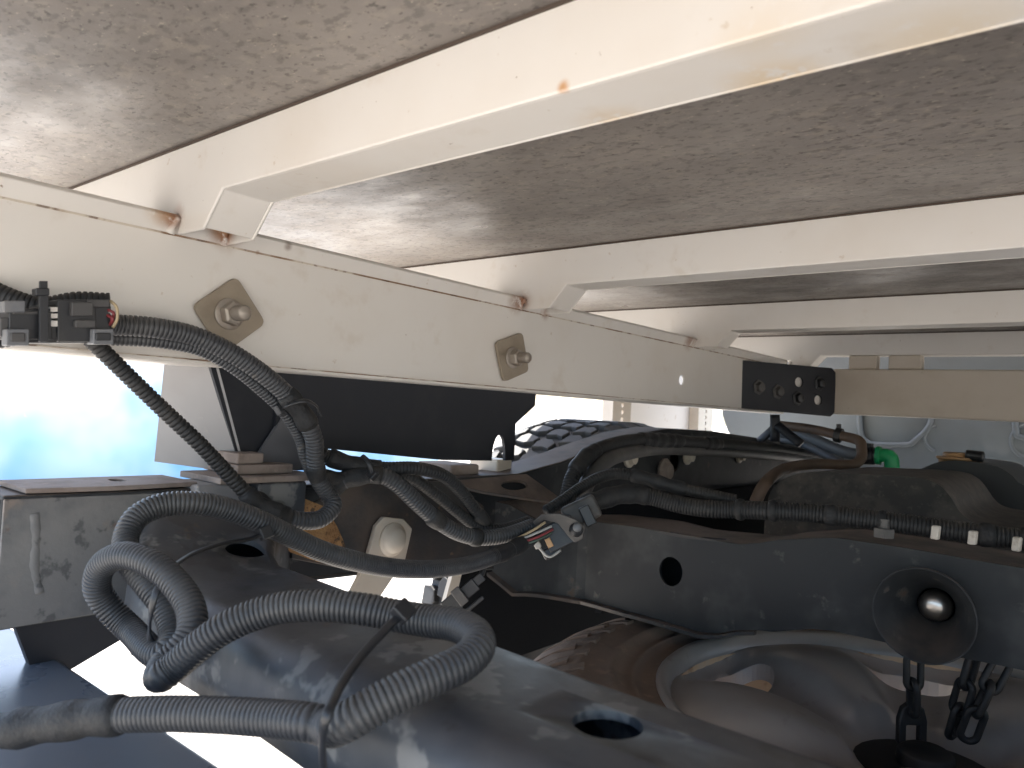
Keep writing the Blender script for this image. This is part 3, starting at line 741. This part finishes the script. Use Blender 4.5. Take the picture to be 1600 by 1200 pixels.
pa, pb = atX(962, 640, XP), atX(1112, 640, XP)
obj('panel', *box(XP - .02, XP, pa.y, pb.y, -.16, .16), PANELW, mp_)
for (pxa, pxb) in ((958, 986), (1092, 1114)):
    a, b = atX(pxa, 640, XP + .03), atX(pxb, 640, XP + .03)
    hz = [circle(((a.y + b.y) / 2, -.045 + .0185 * k), .0065, 12, .0055) for k in range(7)]
    obj('perforated_post', *sheet([(a.y, -.14), (b.y, -.14), (b.y, .14), (a.y, .14)], hz, lambda y, z: (XP + .03, y, z), (-.004, 0, 0)), CREAM2, mp_)
    obj('post_flange', *box(XP + .002, XP + .033, a.y - .006, a.y - .002, -.14, .14), CREAM2, mp_)

def round_sil(P):
    pts, ts, L = spline([(x, 0, z) for x, z in P], .008)
    return [(p.x, p.z) for p in pts]
tk = empty('fuel_tank', (-.3, 1.4, -.3), 'dusty black plastic fuel tank ahead of the middle crossmember', 'fuel tank')
YT = 1.12
sil = [atY(*p, YT) for p in ((1196, 800), (1204, 768), (1226, 748), (1262, 738), (1330, 740), (1430, 746), (1466, 757), (1486, 778), (1502, 802), (1530, 818), (1620, 832))]
sil = round_sil([(p.x, p.z) for p in sil]) + [(-.08, -.25), (-.43, -.25)]
obj('tank_body', *sheet(sil, [], lambda x, z: (x, YT, z), (0, .30, 0)), TANK, tk, bevel=.03, seg=6, angle=50)
obj('leak_blocker', *box(-.585, .5, 1.24, 2.0, -.285, -.255), TANKB, tk, bevel=.01)  # dark panels added to block bright ground showing through the gap
obj('leak_blocker', *box(-.597, -.586, .93, 2.0, -.285, -.125), MATT, tk)
YU = 1.56
sil = [atY(*p, YU) for p in ((1360, 775), (1382, 748), (1432, 735), (1466, 722), (1500, 720), (1555, 728), (1580, 742), (1606, 760), (1700, 764))]
sil = round_sil([(p.x, p.z) for p in sil]) + [(.0, -.30), (-.42, -.30)]
obj('tank_hump', *sheet(sil, [], lambda x, z: (x, YU, z), (0, .30, 0)), TANKB, tk, bevel=.025, seg=6, angle=50)
c = atY(1497, 716, YU + .05)
cp = obj('orange_sender_cap', *solid([(.030, -.016), (.032, -.004), (.036, -.002), (.036, .002), (.026, .003), (.024, .010), (.016, .011)], c, (0, 0, 1), 20), ORG, tk, bevel=.001)
c = atY(1520, 712, YU + .03)
obj('sender_plug', *solid([(.0065, -.012), (.010, -.010), (.010, .016), (.007, .018)], c, (1, 0, -.05), 12), PLAST, cp, bevel=.001)
# green elbow
eb = atY(1392, 735, 1.55)
gf = empty('pipe_elbow', eb, 'bright green plastic elbow fitting on top of the fuel tank', 'pipe fitting')
pts, ts, L = spline([atY(1370, 712, 1.55), atY(1384, 712, 1.55), atY(1392, 716, 1.55), atY(1394, 734, 1.55)], .004)
obj('elbow', *sweep(pts, [.0135] * len(pts), 14), GREEN, gf, smooth=True)
obj('flange', *solid([(.022, -.004), (.022, .002), (.016, .004)], atY(1394, 734, 1.55), (0, 0, 1), 20), GREEN, gf, bevel=.001)
obj('collar', *solid([(.018, -.004), (.018, .004)], atY(1373, 712, 1.55), (1, 0, 0), 18), GREEN, gf, bevel=.001)
def pipe(name, label, cat, pts_, rad, mat, step=.006, parent=None):
    pts, ts, L = spline(pts_, step)
    o = obj(name, *sweep(pts, [rad] * len(pts), 14), mat, parent, smooth=True)
    if parent is None: tag(o, label, cat)
    return o
Y_ = lambda px, py, y: atY(px, py, y)
pipe('fuel_hose', 'brown rubber fuel hose arching low over the dusty tank and bending upright', 'hose', [Y_(1180, 785, 1.10), Y_(1196, 755, 1.12), Y_(1225, 733, 1.25), Y_(1275, 725, 1.36), Y_(1330, 726, 1.42), Y_(1345, 716, 1.44), Y_(1346, 700, 1.45), Y_(1341, 688, 1.46), Y_(1310, 680, 1.48), Y_(1265, 670, 1.52), Y_(1215, 664, 1.55)], .0092, HOSE_B)
pipe('fuel_hose', 'upper grey rubber hose ending at the green elbow', 'hose', [Y_(1220, 676, 1.62), Y_(1260, 682, 1.60), Y_(1296, 697, 1.58), Y_(1320, 706, 1.56), Y_(1345, 711, 1.55), Y_(1372, 712, 1.55)], .0115, HOSE_G)
pipe('fuel_hose', 'lower grey rubber hose dropping behind the brown hose', 'hose', [Y_(1200, 684, 1.66), Y_(1245, 690, 1.64), Y_(1280, 705, 1.62), Y_(1310, 722, 1.60), Y_(1340, 735, 1.60)], .010, HOSE_G)
c = Y_(1357, 712, 1.55)
hcl = obj('hose_clamp', *join(solid([(.0175, -.010), (.0175, .010)], c, (1, 0, .05), 20), obox(c + Vector((0, -.002, .020)), Vector((1, 0, 0)), Vector((0, 1, 0)), Vector((0, 0, 1)), .014, .016, .008)), PLAST, bevel=.001)
tag(hcl, 'dark hose clamp round the grey hose beside the green elbow', 'clamp')
c = Y_(1310, 680, 1.48)
hc2 = obj('hose_clip', *join(solid([(.0140, -.006), (.0140, .006)], c, (1, 0, -.2), 16), obox(c + Vector((0, 0, .016)), Vector((1, 0, 0)), Vector((0, 1, 0)), Vector((0, 0, 1)), .007, .008, .010)), PLAST, bevel=.001)
tag(hc2, 'small black clip on the upper run of the brown hose', 'clip')
yb = empty('support_bracket', Y_(1212, 680, 1.45), 'black three legged bracket under the black corner plate', 'bracket')
for a, b in (((1211, 648), (1211, 690)), ((1211, 668), (1186, 690)), ((1214, 664), (1252, 694))):
    pts, ts, L = spline([Y_(*a, 1.45), Y_(*b, 1.45)], .01)
    obj('arm', *sweep(pts, None, 8, flat=(.010, .006)), SATIN, yb, smooth=True)

# ------------------------------------------------------------------ wiring: corrugated conduits, tape, ties, plugs
def conduit(label, P, D, mat=COND, pitch=.0036, wraps=(), smooth_=(), group=None, name='wiring_conduit', wob=0):
    """P: points; wraps: (from index, to index, extra radius) taped stretches built as parts"""
    pts, ts, L = spline(P, .0012)
    n = int(L / pitch); S = []; Rr = []; r = D / 2
    for k in range(n):
        for ph, q in ((0.0, .875), (.20, .875), (.30, .985), (.45, 1.0), (.75, 1.0), (.90, .985)):
            s = (k + ph) / n * (len(pts) - 1); i = min(len(pts) - 2, int(s)); f_ = s - i
            S.append(pts[i].lerp(pts[i + 1], f_)); Rr.append(r * q)
    o = obj(name, *sweep(S, Rr, 16), mat, smooth=True)
    tag(o, label, 'cable conduit', group)
    for (a, b, ex) in wraps:
        seg = [p for p, t in zip(pts, ts) if a <= t <= b][::3]
        if len(seg) < 3: continue
        rad = []
        for i in range(len(seg)):
            rad.append(r * (1.03 + ex) + (.0006 * math.sin(i * .9) + random.uniform(-.0002, .0002)))
        rad[0] *= .93; rad[-1] *= .93
        obj('tape_wrap', *sweep(seg, rad, 16), TAPE, o, smooth=True)
    return o
D_ = atD
# A: the long foreground conduit
A = [(838, 836, .80), (800, 858, .77), (740, 880, .72), (680, 889, .67), (620, 888, .635), (560, 878, .60), (500, 860, .575), (450, 836, .555), (400, 812, .535), (350, 794, .52), (300, 786, .505),
     (250, 790, .495), (212, 810, .485), (196, 845, .475), (205, 880, .462), (232, 915, .452), (258, 950, .445), (270, 990, .435), (262, 1018, .425), (240, 1020, .43),
     (205, 985, .452), (170, 950, .455), (152, 918, .452), (160, 884, .446), (192, 868, .436), (232, 878, .426), (268, 905, .418), (296, 945, .408), (300, 985, .398), (282, 1015, .392),
     (258, 1038, .388), (250, 1058, .378), (275, 1040, .368), (310, 1010, .366), (350, 982, .366), (400, 960, .368), (450, 948, .368), (510, 946, .366), (570, 952, .364), (620, 962, .362), (670, 970, .355), (712, 976, .345),
     (742, 992, .332), (746, 1012, .322), (725, 1034, .313), (690, 1052, .305), (640, 1074, .298), (590, 1100, .293), (548, 1124, .291), (522, 1136, .296), (508, 1134, .305), (480, 1128, .316), (420, 1122, .325), (340, 1117, .334), (250, 1115, .342), (160, 1119, .350), (80, 1130, .356), (0, 1142, .362), (-90, 1150, .37)]
conduit('long grey corrugated conduit looping in the foreground over the rear crossmember', [D_(p[0], p[1], p[2] * (1.03 if 31 < i < 51 else 1)) for i, p in enumerate(A)], .0160, COND, .0026, wraps=[(.0, 1.6, .02), (54.6, 58, .08)])
# B pair: from the upper left plug down past the mount
Bp = [(150, 506, .535), (185, 508, .55), (240, 512, .565), (300, 524, .585), (355, 548, .60), (405, 580, .615), (445, 614, .63), (474, 650, .642), (490, 685, .652), (492, 715, .66), (496, 745, .67), (512, 772, .68), (520, 792, .675), (498, 812, .66), (462, 812, .645), (425, 800, .635), (392, 778, .625)]
conduit('thick grey corrugated conduit curving from the upper left plug across the washer and down', [D_(*p) for p in Bp], .0158, COND, .0033, wraps=[(6.0, 7.6, .10), (9.3, 10.2, .03), (14.2, 16, .10)])
Bt = [(165, 528, .560), (240, 532, .575), (310, 545, .595), (365, 574, .612), (410, 610, .63), (445, 645, .645), (468, 682, .66), (478, 716, .67), (490, 738, .68), (530, 748, .70), (570, 735, .715)]
conduit('thin dark conduit running just under the thick upper left conduit', [D_(*p) for p in Bt], .0112, COND, .0030, wraps=[(8.3, 10, .2)])
Cp = [(140, 528, .545), (162, 550, .552), (205, 592, .565), (260, 645, .58), (310, 692, .592), (350, 734, .605), (382, 768, .615), (404, 788, .622), (440, 803, .63)]
conduit('straight ribbed conduit slanting down from the upper left plug to the taped joint', [D_(*p) for p in Cp], .0124, COND_D, .0038, wraps=[(6.0, 8, .18)])
Dp = [(-80, 430, .50), (-20, 450, .505), (30, 470, .51), (70, 478, .515), (120, 470, .522), (172, 472, .53)]
conduit('black conduit entering from the left edge above the plug', [D_(*p) for p in Dp], .0130, COND_D, .0034)
Dq = [(-80, 520, .50), (-20, 525, .505), (20, 520, .51)]
conduit('black conduit entering from the left edge into the plug', [D_(*p) for p in Dq], .0180, COND_D, .0034)
# E bundle towards the second plug
E1 = [(475, 690, .69), (505, 710, .70), (550, 726, .71), (600, 732, .72), (650, 732, .735), (690, 742, .755), (718, 765, .775), (738, 792, .79), (760, 820, .80)]
conduit('black conduit arching under the black mount plate', [D_(*p) for p in E1], .0135, COND_D, .0034, wraps=[(1.2, 2.9, .22), (7.3, 8, .1)])
E2 = [(510, 770, .70), (545, 748, .705), (590, 742, .712), (620, 756, .72), (650, 784, .73), (682, 812, .745), (715, 832, .76), (750, 840, .775), (790, 836, .79), (832, 822, .81)]
conduit('grey conduit sagging from the tied bundle to the grey hooded plug', [D_(*p) for p in E2], .0165, COND, .0034, wraps=[(.0, 2.2, .05), (4.7, 5.4, .07), (6.6, 7.0, .09)])
E3 = [(600, 736, .745), (640, 745, .755), (680, 772, .77), (715, 800, .785), (745, 822, .795), (780, 828, .80), (825, 815, .82)]
conduit('thin dark conduit between the sagging conduit and the arching one', [D_(*p) for p in E3], .0125, COND_D, .0032)
# F, G, H on the middle crossmember
Fp = [(905, 792, .83), (935, 782, .84), (975, 772, .85), (1015, 776, .855), (1060, 788, .845), (1105, 795, .83), (1150, 796, .82), (1200, 798, .80), (1260, 801, .785), (1330, 808, .765), (1400, 817, .745), (1480, 828, .725), (1560, 838, .705), (1680, 850, .68)]
conduit('thick black conduit lying along the top of the middle crossmember', [D_(*p) for p in Fp], .0200, COND_D, .0034, wraps=[(.2, 3.0, .06), (6.0, 6.3, .15), (7.0, 7.3, .12), (8.4, 8.7, .05), (9.6, 9.8, .06), (11.6, 12.0, .07), (12.3, 12.8, .07)])
Gp = [(852, 800, .84), (880, 782, .85), (905, 764, .865), (935, 747, .875), (965, 740, .88), (1000, 745, .875), (1045, 758, .865), (1095, 770, .85), (1150, 782, .835)]
conduit('thin black conduit humped above the thick one behind the plug', [D_(*p) for p in Gp], .0135, COND_D, .0032, wraps=[(4.6, 6.6, .15)])
Hp = [(885, 780, .92), (895, 745, .93), (915, 715, .95), (945, 698, .99), (990, 688, 1.05), (1040, 688, 1.12), (1100, 692, 1.22), (1160, 696, 1.34), (1225, 703, 1.52), (1290, 715, 1.75)]
conduit('dark conduit climbing the rail nearest the tyre', [D_(*p) for p in Hp], .0190, COND_D, .0036, wraps=[(1.2, 2.6, .12), (4.2, 5.4, .1), (6, 6.4, .1)])
Hq = [(910, 770, .93), (925, 742, .95), (950, 718, .98), (985, 706, 1.04), (1030, 700, 1.12), (1080, 702, 1.2), (1160, 707, 1.36), (1230, 714, 1.54), (1290, 722, 1.75)]
pipe('brake_hose', 'smooth dark grey hose beside the conduit climbing the rail', 'hose', [D_(*p) for p in Hq], .0105, PGREY_D)

def tie(label, P, head_at, wdt=.0045):
    pts, ts, L = spline(P, .003)
    e = empty('cable_tie', pts[len(pts) // 2], label, 'cable tie')
    obj('strap', *sweep(pts, None, 8, flat=(wdt / 2, .0009), up=Vector((.45, -.62, .64))), TIE, e, smooth=True)
    h = Vector(head_at)
    t = (pts[1] - pts[0]).normalized(); n_ = (-h).normalized(); s_2 = t.cross(n_).normalized(); n_ = s_2.cross(t)
    obj('head', *obox(h, t, s_2, n_, .009, .009, .006), TIE, e, bevel=.001)
    return e
tie('black cable tie slanting across the crossmember top beside the oval hole', [D_(*p) for p in ((416, 832, .53), (390, 842, .52), (345, 850, .495), (300, 866, .465), (266, 890, .43), (246, 920, .415), (236, 955, .413), (234, 990, .425), (240, 1010, .43))], D_(415, 832, .53))
tie('black cable tie pulled tight round the foreground loop with its head on top', [D_(*p) for p in ((628, 958, .347), (596, 990, .335), (560, 1030, .32), (532, 1072, .302), (514, 1110, .283), (505, 1140, .284), (504, 1180, .295), (508, 1230, .31))], D_(630, 955, .347), .0044)
tie('black cable tie holding the bundle under the mount plate', [D_(*p) for p in ((566, 712, .695), (576, 722, .688), (580, 738, .688), (578, 752, .695))], D_(582, 742, .69))
tie('black cable tie on the taped joint in front of the black mount', [D_(*p) for p in ((436, 640, .64), (452, 632, .625), (476, 626, .62), (494, 634, .63), (500, 650, .64))], D_(437, 640, .635))

# upper left plug
XK = -.548
def ybox(px0, py0, px1, py1, X, th):
    a, b = atX(px0, py0, X), atX(px1, py1, X); c_, d_ = atX(px0, py1, X), atX(px1, py0, X)
    V = [a, d_, b, c_]; V2 = [v - Vector((th, 0, 0)) for v in V]
    return [Vector(v) for v in V + V2], [(0, 1, 2, 3), (7, 6, 5, 4), (0, 4, 5, 1), (1, 5, 6, 2), (2, 6, 7, 3), (3, 7, 4, 0)]
pg = empty('wiring_plug', atX(90, 540, XK), 'black multi pin plug with grey locking clips strapped to the cream runner', 'wiring plug')
for (q, X, th, mt, nm_) in (((14, 482, 82, 530), XK, .022, PLAST, 'socket_half'), ((90, 468, 150, 534), XK, .024, PLAST, 'plug_half'), ((60, 476, 92, 482), XK - .004, .018, PLAST, 'rib'), ((60, 500, 92, 503), XK - .006, .018, PLAST, 'rib'), ((60, 508, 92, 530), XK - .002, .018, PLAST, 'rib'),
                            ((148, 478, 174, 518), XK - .002, .018, PLAST, 'wire_seal'), ((112, 472, 146, 494), XK + .004, .006, PGREY_D, 'latch'), ((118, 500, 150, 512), XK + .004, .005, PGREY_D, 'latch'),
                            ((146, 514, 178, 538), XK + .006, .012, PGREY, 'locking_clip'), ((10, 514, 46, 540), XK + .006, .010, PGREY, 'locking_clip'), ((6, 470, 40, 488), XK + .003, .010, PGREY, 'locking_clip'), ((136, 468, 172, 480), XK + .002, .010, PGREY_D, 'locking_clip'),
                            ((0, 496, 18, 526), XK - .002, .014, PGREY_D, 'plug_cover'), ((40, 528, 140, 536), XK - .004, .014, PLAST, 'rail_strip'), ((20, 486, 80, 491), XK + .0015, .004, PGREY_D, 'rib'), ((150, 520, 174, 532), XK + .0075, .003, PLAST, 'clip_slot'), ((17, 520, 40, 534), XK + .0075, .003, PGREY_D, 'clip_slot')):
    obj(nm_, *ybox(*q, X, th), mt, pg, bevel=.0008)
for (q) in ((79, 480, 90, 487), (80, 490, 90, 497), (80, 501, 90, 510)):
    obj('pin_window', *ybox(*q, XK + .0003, .010), CREAM, pg)
for (P, mt) in (((D_(172, 470, .522), D_(182, 480, .522), D_(183, 498, .522), D_(176, 512, .522)), YEL), ((D_(168, 484, .522), D_(178, 490, .522), D_(172, 502, .524)), RED), ((D_(166, 492, .522), D_(176, 498, .520), D_(170, 510, .524)), RED), ((D_(166, 486, .524), D_(174, 488, .522), D_(176, 496, .524)), WHT)):
    pts, ts, L = spline(P, .0015); obj('wire', *sweep(pts, [.0011] * len(pts), 8), mt, pg, smooth=True)
et = empty('cable_tie', atX(68, 480, XK), 'black cable tie standing upright round the upper left plug', 'cable tie')
obj('strap', *ybox(62, 455, 76, 534, XK + .006, .003), TIE, et, bevel=.0004)
obj('head', *ybox(56, 450, 78, 462, XK + .008, .008), TIE, et, bevel=.0008)
obj('tail', *ybox(62, 439, 75, 452, XK + .006, .002), TIE, et, bevel=.0004)

# second plug by the middle crossmember, with wires
p2 = empty('wiring_plug', D_(870, 850, .80), 'grey hooded plug with bare coloured wires against the middle crossmember', 'wiring plug')
ax = (D_(915, 815, .80) - D_(840, 850, .80)).normalized(); nn = (-D_(870, 835, .8)).normalized(); ay = nn.cross(ax).normalized(); nn = ax.cross(ay).normalized()
def lobj(name, c, sx, sy, sz, mt, bv=.0015, par=p2, rot=0):
    a, b_ = ax, ay
    if rot: a = ax * math.cos(rot) + ay * math.sin(rot); b_ = nn.cross(a)
    return obj(name, *obox(D_(*c), a, b_, nn, sx, sy, sz), mt, par, bevel=bv)
hp = [D_(*p) for p in ((832, 816, .79), (846, 803, .785), (875, 802, .78), (900, 812, .775), (914, 824, .775), (911, 842, .78), (898, 848, .785), (888, 838, .785), (872, 818, .785), (850, 812, .788), (838, 822, .79))]
n = len(hp); V = hp + [v * 1.035 for v in hp]
obj('hood', V, [tuple(range(n)), tuple(range(2 * n - 1, n - 1, -1))] + [(i, (i + 1) % n, (i + 1) % n + n, i + n) for i in range(n)], PGREY_D, p2, bevel=.0012)
lobj('plug_body', (876, 834, .805), .036, .028, .022, PLAST)
lobj('plug_cover', (908, 800, .825), .040, .026, .026, PGREY_D, .004)
lobj('latch', (918, 806, .80), .012, .022, .008, PLAST)
obj('hood_screw', *solid([(.0048, 0), (.0045, .003), (.002, .004)], D_(902, 824, .776), nn, 12), PGREY, p2, smooth=True)
obj('hood_screw', *solid([(.0075, -.001), (.0070, .0012)], D_(900, 828, .777), nn, 14), PLAST, p2, smooth=True)
lobj('seal', (858, 848, .793), .006, .010, .006, ORG, .0005)
lobj('seal', (840, 852, .79), .007, .007, .006, WHITEC, .0012)
lobj('socket', (862, 862, .80), .020, .012, .012, PLAST, .003)
for W, mt in ((((806, 846, .786), (835, 834, .778), (862, 822, .784)), WHT), (((806, 850, .786), (838, 840, .777), (864, 827, .784)), RED), (((806, 853, .788), (836, 845, .778), (862, 832, .785)), GRN), (((806, 842, .788), (832, 829, .780), (852, 816, .787)), YEL), (((842, 856, .792), (858, 870, .788), (876, 860, .792)), WHT)):
    pts, ts, L = spline([D_(*p) for p in W], .002); obj('wire', *sweep(pts, [.0013] * len(pts), 8), mt, p2, smooth=True)

# small plug hanging under the rail
p3 = empty('wiring_plug', D_(725, 935, .74), 'small black plug hanging below the rail in front of bright ground', 'wiring plug')
a3 = (D_(750, 908, .74) - D_(700, 950, .74)).normalized(); n3 = (-D_(725, 930, .74)).normalized(); b3 = n3.cross(a3).normalized()
for (c, sx, sy, sz, mt, nm_) in (((728, 925, .74), .026, .013, .012, PLAST, 'plug_body'), ((706, 945, .74), .016, .017, .014, PLAST, 'plug_end'), ((745, 908, .74), .016, .009, .009, PLAST, 'boot'), ((718, 932, .733), .010, .018, .005, PGREY_D, 'latch'), ((742, 944, .74), .022, .004, .004, PLAST, 'prong'), ((694, 953, .742), .012, .012, .010, PGREY_D, 'clip')):
    obj(nm_, *obox(D_(*c), a3, b3, n3, sx, sy, sz), mt, p3, bevel=.0012)
pts, ts, L = spline([D_(748, 905, .74), D_(754, 893, .745), D_(758, 876, .75)], .003)
obj('wire', *sweep(pts, [.003] * len(pts), 8), PLAST, p3, smooth=True)

# white conduit clips on the middle crossmember
for i, (px, py, lab) in enumerate(((1462, 832, 'white clip on the thick black conduit, nearest the stud'), (1520, 840, 'white clip on the thick black conduit, middle one of three'), (1589, 850, 'white clip on the thick black conduit, at the right edge'))):
    c = D_(px, py, .70 - .012 * i)
    o = obj('conduit_clip', *obox(c, Vector((.95, -.30, 0)), Vector((.30, .95, 0)), Vector((.08, 0, 1)).normalized(), .007, .006, .013), WHITEC, bevel=.0015)
    tag(o, lab, 'clip', 'white conduit clips')
